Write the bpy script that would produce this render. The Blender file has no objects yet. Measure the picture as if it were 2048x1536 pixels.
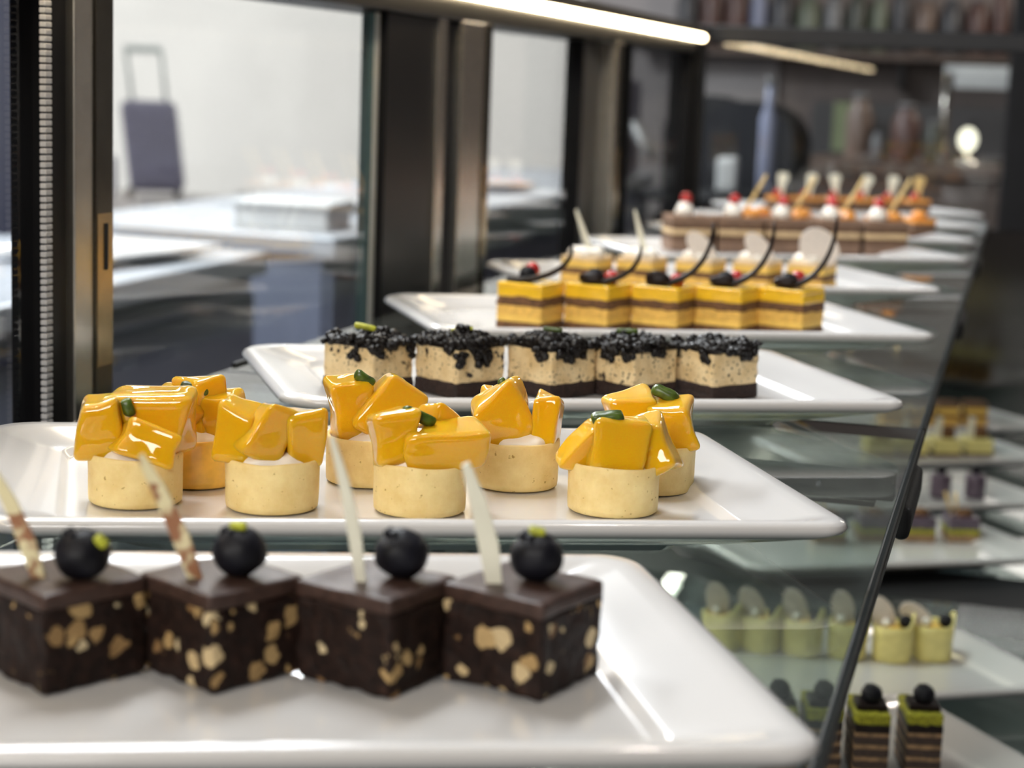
import bpy, bmesh, math, random
from mathutils import Vector, Matrix, noise, Euler

PI = math.pi
R = math.radians
scene = bpy.context.scene
COL = scene.collection

# ------------------------------------------------------------------ helpers
class MB:
    """collects vertices and faces; build() links them as ONE mesh object"""
    def __init__(s):
        s.v = []; s.f = []; s.sm = []
    def add(s, verts, faces, M=None, smooth=True):
        o = len(s.v)
        s.v += [tuple(M @ Vector(p)) if M else tuple(p) for p in verts]
        s.f += [tuple(i + o for i in f) for f in faces]
        s.sm += [smooth] * len(faces)
        return s
    def box(s, x0, x1, y0, y1, z0, z1, b=0.0, M=None):
        if b <= 0:
            v = [(x, y, z) for x in (x0, x1) for y in (y0, y1) for z in (z0, z1)]
            f = [(0, 1, 3, 2), (4, 6, 7, 5), (0, 4, 5, 1), (2, 3, 7, 6), (0, 2, 6, 4), (1, 5, 7, 3)]
            return s.add(v, f, M, False)
        bm = bmesh.new(); bmesh.ops.create_cube(bm, size=1)
        for q in bm.verts:
            q.co = Vector(((x0 + x1) / 2 + q.co.x * (x1 - x0), (y0 + y1) / 2 + q.co.y * (y1 - y0), (z0 + z1) / 2 + q.co.z * (z1 - z0)))
        bmesh.ops.bevel(bm, geom=bm.edges[:], offset=b, segments=2, affect='EDGES', profile=.5)
        return s.bm(bm, M, False)
    def bm(s, bm, M=None, smooth=True):
        bm.verts.ensure_lookup_table(); bm.verts.index_update()
        s.add([q.co.copy() for q in bm.verts], [[q.index for q in f.verts] for f in bm.faces], M, smooth)
        bm.free(); return s
    def lathe(s, prof, n=32, M=None, wob=None, cap=True):
        v = []; f = []
        for (r, z) in prof:
            for k in range(n):
                a = 2 * PI * k / n
                rr, zz = (r, z) if wob is None else wob(r, z, a)
                v.append((rr * math.cos(a), rr * math.sin(a), zz))
        for i in range(len(prof) - 1):
            for k in range(n):
                k2 = (k + 1) % n
                f.append((i * n + k, i * n + k2, (i + 1) * n + k2, (i + 1) * n + k))
        if cap:
            f.append(tuple(range(n - 1, -1, -1))); f.append(tuple(range((len(prof) - 1) * n, len(prof) * n)))
        return s.add(v, f, M)
    def tube(s, pts, rad, n=8, M=None, flat=1.0, closed_caps=True):
        pts = [Vector(p) for p in pts]; v = []; f = []
        m = len(pts); rad = rad if isinstance(rad, (list, tuple)) else [rad] * m
        up = None
        for i, p in enumerate(pts):
            t = (pts[min(i + 1, m - 1)] - pts[max(i - 1, 0)]).normalized()
            if up is None:
                up = t.orthogonal().normalized()
            up = (up - t * up.dot(t)).normalized(); w = t.cross(up)
            for k in range(n):
                a = 2 * PI * k / n
                v.append(p + (up * math.cos(a) + w * math.sin(a) * flat) * rad[i])
        for i in range(m - 1):
            for k in range(n):
                k2 = (k + 1) % n
                f.append((i * n + k, i * n + k2, (i + 1) * n + k2, (i + 1) * n + k))
        if closed_caps:
            f.append(tuple(range(n - 1, -1, -1))); f.append(tuple(range((m - 1) * n, m * n)))
        return s.add(v, f, M)
    def sphere(s, c, r, sub=3, jit=0.0, seed=0, sc=(1, 1, 1), M=None):
        bm = bmesh.new(); bmesh.ops.create_icosphere(bm, subdivisions=sub, radius=1)
        for q in bm.verts:
            d = 1 + jit * noise.noise(q.co * 1.7 + Vector((seed * 3.1, seed * 1.7, 5.2)))
            q.co = Vector((c[0] + q.co.x * r * d * sc[0], c[1] + q.co.y * r * d * sc[1], c[2] + q.co.z * r * d * sc[2]))
        return s.bm(bm, M)
    def rbox(s, hx, hy, z0, z1, r=.002, n=10, amp=0.0, fr=120, seed=0, M=None, smooth=True):
        """box with rounded, slightly uneven cut faces"""
        bm = bmesh.new(); bmesh.ops.create_cube(bm, size=2)
        bmesh.ops.subdivide_edges(bm, edges=bm.edges[:], cuts=n, use_grid_fill=True)
        hz = (z1 - z0) / 2; zc = (z0 + z1) / 2; r = min(r, hx * .99, hy * .99, hz * .99)
        for q in bm.verts:
            p = Vector((math.sin(q.co.x * PI / 2) * hx, math.sin(q.co.y * PI / 2) * hy, math.sin(q.co.z * PI / 2) * hz))
            c = Vector((max(-hx + r, min(hx - r, p.x)), max(-hy + r, min(hy - r, p.y)), max(-hz + r, min(hz - r, p.z))))
            d = p - c
            if d.length > 1e-9: p = c + d.normalized() * r
            if amp:
                k = noise.noise_vector(p * fr + Vector((seed * 7.3, seed * 2.9, seed * 5.1)))
                p += k * amp
            q.co = p + Vector((0, 0, zc))
        return s.bm(bm, M, smooth)
    def build(s, name, m, parent=None, loc=(0, 0, 0), rz=0.0):
        me = bpy.data.meshes.new(name); me.from_pydata(s.v, [], s.f); me.update()
        me.polygons.foreach_set('use_smooth', s.sm)
        o = bpy.data.objects.new(name, me); COL.objects.link(o)
        if m: me.materials.append(m)
        o.parent = parent; o.location = loc; o.rotation_euler = (0, 0, rz)
        return o

def tag(o, label=None, cat=None, group=None, kind=None):
    for k, val in (('label', label), ('category', cat), ('group', group), ('kind', kind)):
        if val: o[k] = val
    return o
def thing(name, label, cat, loc=(0, 0, 0), rz=0.0, group=None):
    o = bpy.data.objects.new(name, None); COL.objects.link(o)
    o.location = loc; o.rotation_euler = (0, 0, rz); o.empty_display_size = .02
    return tag(o, label, cat, group)
KIDS = {}
def dup(root, loc, rz, label, group=None):
    c = root.copy(); COL.objects.link(c); c.location = loc; c.rotation_euler = (0, 0, rz)
    c['label'] = label
    if group: c['group'] = group
    for ch in [o for o in bpy.data.objects if o.parent == root]:
        d = ch.copy(); COL.objects.link(d); d.parent = c
        for g in [o for o in bpy.data.objects if o.parent == ch]:
            e = g.copy(); COL.objects.link(e); e.parent = d
    return c
def T(x, y, z, rx=0, ry=0, rz=0, s=(1, 1, 1)):
    return Matrix.Translation((x, y, z)) @ Euler((R(rx), R(ry), R(rz))).to_matrix().to_4x4() @ Matrix.Diagonal((*s, 1))

# ------------------------------------------------------------------ materials
class NT:
    def __init__(s, name):
        s.m = bpy.data.materials.new(name); s.m.use_nodes = True
        s.t = s.m.node_tree; s.n = s.t.nodes; s.n.clear()
        s.out = s.n.new('ShaderNodeOutputMaterial')
    def node(s, ty, **kw):
        x = s.n.new('ShaderNode' + ty)
        for k, v in kw.items():
            if k.startswith('i_'): x.inputs[int(k[2:])].default_value = v
            else: setattr(x, k, v)
        return x
    def link(s, a, b): s.t.links.new(a, b)
    def coords(s, rnd=True):
        tc = s.node('TexCoord')
        if not rnd: return tc.outputs['Object']
        oi = s.node('ObjectInfo'); mm = s.node('Vector' + 'Math', operation='SCALE')
        cb = s.node('CombineXYZ'); 
        for i in range(3): s.link(oi.outputs['Random'], cb.inputs[i])
        s.link(cb.outputs[0], mm.inputs[0]); mm.inputs['Scale'].default_value = 7.0
        ad = s.node('VectorMath', operation='ADD'); s.link(tc.outputs['Object'], ad.inputs[0]); s.link(mm.outputs[0], ad.inputs[1])
        return ad.outputs[0]
    def noise(s, vec, scale, detail=3, rough=.5):
        x = s.node('TexNoise'); x.inputs['Scale'].default_value = scale; x.inputs['Detail'].default_value = detail; x.inputs['Roughness'].default_value = rough
        s.link(vec, x.inputs['Vector']); return x
    def ramp(s, fac, stops, interp='LINEAR'):
        x = s.node('ValToRGB'); x.color_ramp.interpolation = interp
        e = x.color_ramp.elements
        while len(e) < len(stops): e.new(0.5)
        for el, (p, c) in zip(e, stops): el.position = p; el.color = (*c, 1) if len(c) == 3 else c
        s.link(fac, x.inputs['Fac']); return x
    def mix(s, fac, a, b):
        x = s.node('Mix', data_type='RGBA')
        for sock, val in ((x.inputs[0], fac), (x.inputs[6], a), (x.inputs[7], b)):
            if isinstance(val, (tuple, float, int)): sock.default_value = (*val, 1) if isinstance(val, tuple) else val
            else: s.link(val, sock)
        return x.outputs[2]
    def bsdf(s, col, rough=.5, metal=0, coat=0, coat_r=.05, sss=0, ssr=(.004, .002, .0006), bump=None, bs=.3, bd=.001, spec=.5, emis=None, es=0):
        b = s.node('BsdfPrincipled')
        if isinstance(col, tuple): b.inputs['Base Color'].default_value = (*col, 1)
        else: s.link(col, b.inputs['Base Color'])
        if isinstance(rough, (float, int)): b.inputs['Roughness'].default_value = rough
        else: s.link(rough, b.inputs['Roughness'])
        b.inputs['Metallic'].default_value = metal; b.inputs['Specular IOR Level'].default_value = spec
        b.inputs['Coat Weight'].default_value = coat; b.inputs['Coat Roughness'].default_value = coat_r
        if sss:
            b.inputs['Subsurface Weight'].default_value = sss; b.inputs['Subsurface Radius'].default_value = (1, .45, .08); b.inputs['Subsurface Scale'].default_value = ssr[0]
        if emis: b.inputs['Emission Color'].default_value = (*emis, 1); b.inputs['Emission Strength'].default_value = es
        if bump is not None:
            bp = s.node('Bump'); bp.inputs['Strength'].default_value = bs; bp.inputs['Distance'].default_value = bd
            s.link(bump, bp.inputs['Height']); s.link(bp.outputs[0], b.inputs['Normal'])
        s.link(b.outputs[0], s.out.inputs['Surface']); return s.m

def plain(name, col, rough=.5, var=.12, scale=40, bs=.0, **kw):
    t = NT(name); n = t.noise(t.coords(), scale)
    c = t.ramp(n.outputs['Fac'], [(.3, tuple(max(0, x * (1 - var)) for x in col)), (.7, tuple(min(1, x * (1 + var)) for x in col))])
    return t.bsdf(c.outputs[0], rough, bump=n.outputs['Fac'] if bs else None, bs=bs, **kw)

def glass(name, tint=(.97, .985, .98), k=1.0, rough=0.0, haze=0.0):
    """clear sheet glass: passes tinted light straight through, mirrors more at grazing angles (Schlick)"""
    t = NT(name); g = t.node('NewGeometry')
    d = t.node('VectorMath', operation='DOT_PRODUCT'); t.link(g.outputs['Normal'], d.inputs[0]); t.link(g.outputs['Incoming'], d.inputs[1])
    a = t.node('Math', operation='ABSOLUTE'); t.link(d.outputs['Value'], a.inputs[0])
    om = t.node('Math', operation='SUBTRACT', i_0=1.0); t.link(a.outputs[0], om.inputs[1])
    p = t.node('Math', operation='POWER', i_1=5.0); t.link(om.outputs[0], p.inputs[0])
    m = t.node('Math', operation='MULTIPLY_ADD', i_1=.96 * k, i_2=.04 * k); t.link(p.outputs[0], m.inputs[0])
    tr = t.node('BsdfTransparent'); tr.inputs[0].default_value = (*tint, 1)
    gl = t.node('BsdfGlossy'); gl.inputs['Color'].default_value = (1, 1, 1, 1); gl.inputs['Roughness'].default_value = rough
    mx = t.node('MixShader'); t.link(m.outputs[0], mx.inputs[0]); t.link(tr.outputs[0], mx.inputs[1]); t.link(gl.outputs[0], mx.inputs[2])
    if haze:   # pale diffuse film imitating reflected haze on the sheet
        df = t.node('BsdfDiffuse'); df.inputs[0].default_value = (.62, .68, .65, 1)
        m2 = t.node('MixShader'); m2.inputs[0].default_value = haze; t.link(mx.outputs[0], m2.inputs[1]); t.link(df.outputs[0], m2.inputs[2]); mx = m2
    t.link(mx.outputs[0], t.out.inputs['Surface']); return t.m

def emit(name, col, st):
    t = NT(name); e = t.node('Emission'); e.inputs[0].default_value = (*col, 1); e.inputs[1].default_value = st
    t.link(e.outputs[0], t.out.inputs['Surface']); return t.m

M = {}
M['porcelain'] = plain('white_porcelain', (.60, .588, .575), .20, .015, 12, coat=.5, coat_r=.05)
M['shelf_glass'] = glass('shelf_glass', (.82, .88, .86), haze=.02)
M['shelf_edge'] = plain('dark_glass_edge', (.006, .008, .008), .42, .2, 30, spec=.14)
M['dark_mirror'] = plain('dark_mirror_steel', (.15, .145, .14), .12, .05, 10, metal=1)
M['pane'] = glass('clear_glass', (.965, .97, .965))
M['end_pane'] = glass('end_glass', (.88, .89, .89), .95)
M['pane_edge'] = plain('green_glass_edge', (.10, .17, .18), .15, .1, 20)
M['pane_edge_white'] = plain('frosted_edge', (.75, .76, .74), .3, .05, 20)
M['black'] = plain('black_metal', (.006, .006, .007), .34, .2, 30, spec=.22)
M['black_gloss'] = plain('black_gloss', (.008, .008, .009), .08, .2, 10)
M['matt_black'] = plain('matt_black', (.009, .009, .010), .6, .2, 10, spec=.25)
M['chrome'] = plain('brushed_steel', (.66, .63, .57), .26, .06, 60, metal=1)
M['dark_steel'] = plain('dark_steel', (.13, .12, .10), .22, .1, 60, metal=1)
M['brass'] = plain('warm_steel', (.55, .42, .24), .25, .1, 60, metal=1)
M['bead'] = plain('seal_bead', (.62, .63, .66), .35, .05, 90)
M['led'] = emit('warm_led', (1.0, .79, .49), 16.0)
M['downlight'] = emit('downlight_glow', (1.0, .9, .75), 12.0)

def brownie_mat():
    t = NT('nut_brownie'); v = t.coords()
    n = t.noise(v, 260, 4, .6)
    nd = t.noise(v, 180, 2)
    sc = t.node('VectorMath', operation='SCALE'); t.link(nd.outputs['Color'], sc.inputs[0]); sc.inputs['Scale'].default_value = .006
    ad = t.node('VectorMath', operation='ADD'); t.link(v, ad.inputs[0]); t.link(sc.outputs[0], ad.inputs[1])
    vo = t.node('TexVoronoi', feature='F1'); vo.inputs['Scale'].default_value = 135; t.link(ad.outputs[0], vo.inputs['Vector'])
    sep = t.node('SeparateColor'); t.link(vo.outputs['Color'], sep.inputs[0])
    # radius differs by cell: many cells have none
    rad = t.node('MapRange'); t.link(sep.outputs[0], rad.inputs[0]); rad.inputs[1].default_value = .30; rad.inputs[2].default_value = 1; rad.inputs[3].default_value = 0.0; rad.inputs[4].default_value = .58
    df = t.node('Math', operation='SUBTRACT'); t.link(rad.outputs[0], df.inputs[0]); t.link(vo.outputs['Distance'], df.inputs[1])
    mk = t.ramp(df.outputs[0], [(.0, (0, 0, 0)), (.06, (1, 1, 1))])
    base = t.ramp(n.outputs['Fac'], [(.3, (.005, .0022, .0016)), (.6, (.017, .0075, .005)), (.8, (.040, .018, .011))])
    nut = t.ramp(sep.outputs[1], [(.0, (.20, .11, .045)), (.5, (.42, .28, .12)), (1, (.60, .49, .30))])
    c = t.mix(mk.outputs[0], base.outputs[0], nut.outputs[0])
    return t.bsdf(c, .6, bump=n.outputs['Fac'], bs=.6, bd=.002, spec=.2)
M['brownie'] = brownie_mat()
M['ganache'] = plain('chocolate_top', (.045, .024, .018), .45, .3, 300, bs=.2, bd=.0006, spec=.35)
M['blueberry'] = plain('blueberry_skin', (.0045, .0045, .0075), .5, .5, 150, spec=.22)
M['pistachio'] = plain('pistachio_kernel', (.050, .085, .008), .35, .55, 260, bs=.2, bd=.0005)
M['pistachio_pale'] = plain('pale_pistachio', (.42, .44, .03), .5, .3, 200)
M['pistachio_crumb'] = plain('ground_pistachio', (.30, .29, .015), .8, .6, 500, bs=.8, bd=.002)
def stick_mat():
    t = NT('marbled_white_chocolate'); v = t.coords(); n = t.noise(v, 130, 2)
    c = t.ramp(n.outputs['Fac'], [(.50, (.74, .66, .40)), (.58, (.30, .13, .06))])
    return t.bsdf(c.outputs[0], .4)
M['stick_marbled'] = stick_mat()
M['white_choc'] = plain('white_chocolate', (.78, .76, .62), .38, .06, 60)
M['white_disc'] = plain('pink_white_chocolate', (.76, .68, .60), .45, .08, 300)
def shell_mat():
    t = NT('shortcrust'); v = t.coords(); n = t.noise(v, 90, 4, .6); n2 = t.noise(v, 420, 2)
    c = t.ramp(n.outputs['Fac'], [(.3, (.74, .54, .21)), (.7, (.87, .70, .33))])
    sp = t.ramp(n2.outputs['Fac'], [(.69, (0, 0, 0)), (.75, (1, 1, 1))])
    cc = t.mix(sp.outputs[0], c.outputs[0], (.42, .27, .07))
    return t.bsdf(cc, .62, bump=n.outputs['Fac'], bs=.35, bd=.0012, sss=.15, ssr=(.002, 0, 0))
M['shell'] = shell_mat()
M['shell_glazed'] = plain('orange_glazed_shortcrust', (.84, .50, .08), .3, .15, 120, coat=.5)
def mango_mat():
    t = NT('glazed_mango'); v = t.coords(); n = t.noise(v, 110, 3)
    c = t.ramp(n.outputs['Fac'], [(.3, (.98, .43, .002)), (.7, (1.0, .60, .004))])
    n2 = t.noise(v, 160, 2)
    return t.bsdf(c.outputs[0], .3, coat=1.0, coat_r=.025, sss=.6, ssr=(.0055, 0, 0), bump=n2.outputs['Fac'], bs=.6, bd=.0026, spec=.25)
M['mango'] = mango_mat()
M['cream'] = plain('whipped_cream', (.84, .80, .72), .5, .03, 120, bs=.2, bd=.0006)
def oreo_mat():
    t = NT('cookie_cream_filling'); v = t.coords(); n = t.noise(v, 150, 3, .55); n2 = t.noise(v, 420, 3, .6); n3 = t.noise(v, 90, 2)
    c = t.ramp(n3.outputs['Fac'], [(.3, (.60, .43, .21)), (.7, (.78, .62, .36))])
    a = t.ramp(n.outputs['Fac'], [(.63, (0, 0, 0)), (.665, (1, 1, 1))]); b = t.ramp(n2.outputs['Fac'], [(.60, (0, 0, 0)), (.65, (1, 1, 1))])
    mx = t.node('Math', operation='MAXIMUM'); t.link(a.outputs[0], mx.inputs[0]); t.link(b.outputs[0], mx.inputs[1])
    cc = t.mix(mx.outputs[0], c.outputs[0], (.022, .014, .012))
    return t.bsdf(cc, .6, bump=n2.outputs['Fac'], bs=.4, bd=.0012)
M['oreo'] = oreo_mat()
M['cookie'] = plain('dark_cookie_base', (.020, .008, .005), .75, .5, 400, bs=.8, bd=.002)
M['crumb'] = plain('black_cookie_crumb', (.005, .0034, .0032), .36, .5, 600, bs=.4, bd=.0008, spec=.28)
M['glaze_y'] = plain('yellow_glaze', (.86, .52, .025), .2, .08, 120, coat=.5)
M['sponge_y'] = plain('yellow_sponge', (.70, .42, .09), .8, .2, 260, bs=.6, bd=.0015)
M['cream_y'] = plain('yellow_cream', (.78, .50, .10), .6, .1, 160)
M['sponge_b'] = plain('brown_sponge', (.13, .06, .022), .8, .45, 260, bs=.6, bd=.0015)
M['dark_choc'] = plain('dark_chocolate', (.010, .005, .004), .4, .2, 100, spec=.2)
M['red'] = plain('red_fruit', (.45, .02, .018), .25, .2, 120, coat=.4)
M['orange_gel'] = plain('orange_gel', (.72, .30, .06), .25, .2, 120, coat=.4)
M['mousse'] = plain('milk_chocolate_mousse', (.22, .135, .09), .6, .18, 120)
M['mousse_d'] = plain('dark_mousse', (.12, .065, .035), .65, .3, 160)
M['cream_layer'] = plain('caramel_cream', (.66, .48, .27), .6, .1, 120)
M['curl_y'] = plain('golden_biscuit', (.70, .50, .20), .5, .15, 120)
M['pale_cup'] = plain('pale_yellow_chocolate', (.72, .64, .24), .42, .1, 120, bs=.15, bd=.001)
M['purple'] = plain('blackcurrant_glaze', (.085, .058, .085), .3, .25, 120, coat=.3)
M['opera_d'] = plain('dark_opera_layer', (.035, .018, .012), .7, .4, 300)
M['opera_l'] = plain('coffee_cream_layer', (.26, .155, .075), .6, .4, 200)
M['counter'] = plain('blue_grey_laminate', (.19, .21, .28), .4, .1, 4)
M['worktop'] = plain('grey_worktop', (.34, .36, .39), .3, .1, 6)
M['gap'] = plain('shadow_gap_strip', (.04, .045, .075), .4, .1, 5)
M['navy'] = plain('navy_wall_paint', (.025, .032, .075), .6, .12, 1.5)
M['pale_wall'] = plain('pale_render', (.70, .70, .68), .9, .05, .8, bs=.1, bd=.01)
M['stone'] = plain('grey_stone', (.30, .29, .29), .8, .25, 3, bs=.2, bd=.01)
M['paving'] = plain('street_paving', (.42, .42, .44), .85, .15, 2.0, bs=.2, bd=.01)
M['floor'] = plain('dark_floor', (.06, .06, .07), .3, .2, 2)
M['ceiling'] = plain('grey_ceiling', (.20, .19, .18), .9, .05, 2)
M['taupe'] = plain('taupe_wall', (.20, .165, .150), .85, .25, .9)
M['case_fabric'] = plain('slate_luggage', (.085, .083, .130), .7, .15, 20)
M['grey_plastic'] = plain('grey_plastic', (.28, .32, .31), .5, .1, 20)
M['leather'] = plain('black_leather', (.012, .012, .013), .4, .25, 60)
M['soft_grey'] = plain('soft_grey_panel', (.40, .37, .36), .8, .08, 1.2)
M['charcoal_paint'] = plain('charcoal_paint', (.055, .054, .056), .6, .15, 3)
M['deck'] = plain('steel_deck', (.085, .095, .11), .35, .06, 20)
M['wood'] = plain('brown_wood', (.10, .068, .052), .5, .3, 9)
M['white_paint'] = plain('white_paint', (.60, .61, .60), .4, .05, 8)
M['green_board'] = plain('green_board', (.20, .24, .13), .7, .1, 5)
M['lamp'] = emit('lamp_globe', (1.0, .96, .75), 2.2)
for i, c in enumerate([(.10, .05, .04), (.055, .06, .045), (.24, .26, .36), (.14, .16, .11), (.16, .11, .085), (.05, .05, .055), (.17, .17, .17)]):
    M['jar%d' % i] = plain(['russet', 'olive', 'bluegrey', 'sage', 'tan', 'charcoal', 'silver'][i] + '_glaze', c, .4, .15, 9)

# ------------------------------------------------------------------ camera (65 mm, slightly rolled, looking along the case)
F_PX, PITCH, YAW, ROLL = 3670.0, R(9.42), R(15.14), R(2.17)
fw = Vector((-math.sin(YAW) * math.cos(PITCH), math.cos(YAW) * math.cos(PITCH), -math.sin(PITCH)))
r0 = Vector((math.cos(YAW), math.sin(YAW), 0)); u0 = r0.cross(fw)
rt = r0 * math.cos(ROLL) + u0 * math.sin(ROLL); up = -r0 * math.sin(ROLL) + u0 * math.cos(ROLL)
cd = bpy.data.cameras.new('camera'); cam = bpy.data.objects.new('camera', cd); COL.objects.link(cam)
mw = Matrix((rt, up, -fw)).transposed().to_4x4(); mw.translation = (0, 0, 1.2); cam.matrix_world = mw
cd.sensor_width = 36; cd.lens = F_PX / 2048 * 36; cd.clip_start = .02; cd.clip_end = 100
cd.dof.use_dof = True; cd.dof.focus_distance = .86; cd.dof.aperture_fstop = 9.5
scene.camera = cam
vs = scene.view_settings; scene.display_settings.display_device = 'sRGB'
vs.view_transform = 'Standard'; vs.look = 'None'; vs.exposure = 0.22; vs.gamma = 1.0; vs.use_curve_mapping = False

# ------------------------------------------------------------------ the room
def struct(name, mb, m):
    return tag(mb.build(name, m), kind='structure')
struct('floor', MB().box(-4.7, 3.1, -3.1, 9.6, -.1, 0), M['floor'])
struct('ceiling', MB().box(-4.7, 3.1, -3.1, 9.6, 3.0, 3.1), M['ceiling'])
struct('wall_left', MB().box(-4.7, -4.6, -3.0, 8.35, 0, 3), M['navy'])
struct('wall_right', MB().box(3.0, 3.1, -3.0, 9.5, 0, 3), M['taupe'])
struct('wall_near', MB().box(-4.7, 3.1, -3.1, -3.0, 0, 3), M['taupe'])
struct('wall_far', MB().box(-2.25, 3.1, 9.5, 9.6, 0, 3), M['taupe'])
struct('trim_1', MB().box(-2.24, -1.22, 9.44, 9.5, 0, 2.2, .004), M['soft_grey'])
struct('pillar', MB().box(-.06, .5, 6.0, 6.4, 0, 3, .01), M['matt_black'])
struct('ground_outside', MB().box(-14, -1.5, 9.6, 15, -.12, -.02).box(-14, -4.7, 4, 9.6, -.12, -.02), M['paving'])
struct('wall_outside', MB().box(-13, -1.6, 14, 14.2, -.02, 6), M['pale_wall'])

# ------------------------------------------------------------------ display case
XB, XE = -.53, -.043           # back rail line, shelf front edge
case = thing('display_case', 'long glass pastry display case with black frame, sliding rear doors and a warm light strip', 'display case', (0, 0, 0))
MB().box(-.60, .17, -.25, 3.16, 0, .28, .004).build('base_cabinet', M['black'], case)
MB().box(-.565, .15, -.2, 3.12, .43, .45, .002).build('deck', M['deck'], case)
MB().box(-.60, .17, 3.125, 3.16, .28, .985, .002).build('end_panel', M['dark_mirror'], case)
MB().box(-.575, .17, 3.11, 3.15, 1.273, 1.303, .002).build('end_rail', M['black'], case)
MB().box(-.56, .17, 3.127, 3.135, .985, 1.273).build('end_pane', M['end_pane'], case)
MB().box(-.575, -.525, 3.05, 3.12, .28, 1.30, .002).build('corner_post', M['black'], case)
MB().box(.155, .163, .55, 3.11, .28, 1.29).build('front_pane', M['pane'], case)
MB().box(.15, .17, .5, 3.16, 1.29, 1.31, .002).build('front_rail', M['black'], case)
hd = MB().box(-.60, -.527, -.25, 3.12, 1.254, 1.300, .002).build('top_rail', M['black'], case)
MB().tube([(-.520, -.25, 1.279), (-.520, 1.4, 1.279), (-.520, 3.04, 1.279)], .0052, 10).build('light_strip', M['led'], case)
MB().tube([(-.520, 3.04, 1.279), (-.520, 3.07, 1.277)], .008, 10).build('light_cap', M['brass'], case)
MB().box(-.60, -.57, -.25, 3.12, .28, .33, .002).build('bottom_track', M['dark_steel'], case)
MB().box(-.50, .14, 1.878, 2.002, .655, .6885, .002).build('cross_bar', M['matt_black'], case)
# rear sliding doors: each a framed pane, with its own seal and stiles
def door(y0, y1, x, st0, st1, seal=False, edge=False):
    d = MB().box(x - .012, x + .012, y0, y0 + st0, .33, 1.254, .0015).box(x - .012, x + .012, y1 - st1, y1, .33, 1.254, .0015) \
        .box(x - .012, x + .012, y0, y1, .33, .37).build('sliding_door', M['black'], case)
    MB().box(x - .003, x + .003, y0 + st0, y1 - st1, .37, 1.254).build('pane', M['pane'], d)
    if seal:
        b = MB()
        z = .40
        while z < 1.252:
            b.box(x + .012, x + .016, y1 - st1 - .0085, y1 - st1 - .001, z, z + .0030, .0006); z += .0039
        b.build('bead_seal', M['bead'], d)
    if edge:
        MB().box(x - .004, x + .004, y1 - st1 - .020, y1 - st1 - .010, .37, 1.252).build('pane_edge', M['pane_edge'], d)
        MB().box(x - .005, x + .005, y1 - st1 - .010, y1 - st1, .37, 1.252).build('edge_strip', M['pane_edge_white'], d)
    return d
door(-.25, .969, -.545, .05, .028, seal=True)
door(1.0, 1.682, -.545, .004, .165, edge=True)
door(1.72, 2.530, -.562, .03, .205)
door(2.54, 3.05, -.545, .01, .04)
# slotted uprights carrying the shelf brackets
for i, y in enumerate((.988, 1.80, 2.44)):
    u = MB().box(-.557, -.527, y - (.026, .080, .020)[i], y - .003, .28, 1.254, .001).build('upright', M['chrome'], case)
    MB().box(-.5275, -.5255, y - .003, y + .018, .28, 1.254, .0004).build('face_strip', M['dark_steel'], u)
    MB().box(-.5258, -.5250, y - .002, y + .017, 1.020, 1.112).build('slot_plate', M['brass'], u)
    MB().box(-.5252, -.5244, y + .006, y + .010, 1.078, 1.106).build('slot', M['matt_black'], u)
    if i == 1: MB().box(-.540, -.530, 1.655, 1.680, .28, 1.254, .001).build('steel_strip', M['chrome'], case)
    MB().box(-.557, XE - .01, y + .022, y + .034, .978, .993, .001).build('bracket', M['matt_black'], case)
    b = MB().box(-.557, XE - .02, y + .020, y + .036, .9745, .978, .0005).build('bracket_lip', M['dark_steel'], case)
    e = MB(); e.rbox(.0045, .060, .9755, .9930, .0044, 8, M=T(XE - .0012, y + .002, 0)); e.build('bracket_cap', M['matt_black'], case)
# glass shelves
def shelf(y0, y1, label, z=1.0, x0=-.505, x1=XE, trim=True):
    s = thing('glass_shelf', label, 'shelf', (0, 0, 0), 0, 'glass shelves of the display case')
    MB().box(x0, x1 - .004, y0, y1, z - .006, z).build('glass_sheet', M['shelf_glass'], s)
    if trim:
        MB().box(x1 - .004, x1, y0, y1, z - .0065, z + .0004, .0012).build('front_edge', M['shelf_edge'], s)
        MB().box(x0 - .004, x0, y0 + .02, y0 + .07, z - .007, z + .002, .0006).build('edge_clip', M['matt_black'], s)
        MB().box(x0, x1 - .002, y1 - .0005, y1 + .0035, z - .0065, z + .0001, .0003).build('joint_strip', M['matt_black'], s)
    return s
shelf(.16, 1.120, 'upper glass shelf sheet under the brownies and mango tarts')
shelf(1.125, 1.940, 'upper glass shelf sheet under the yellow layer cakes')
shelf(1.945, 3.09, 'upper glass shelf sheet nearest the end glass')
ZL = .688
shelf(.35, 1.876, 'lower glass shelf sheet under the pale yellow cups', ZL, -.505, .14, False)
shelf(2.005, 3.11, 'lower glass shelf sheet beyond the black cross bar', ZL, -.505, .14, False)

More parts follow.
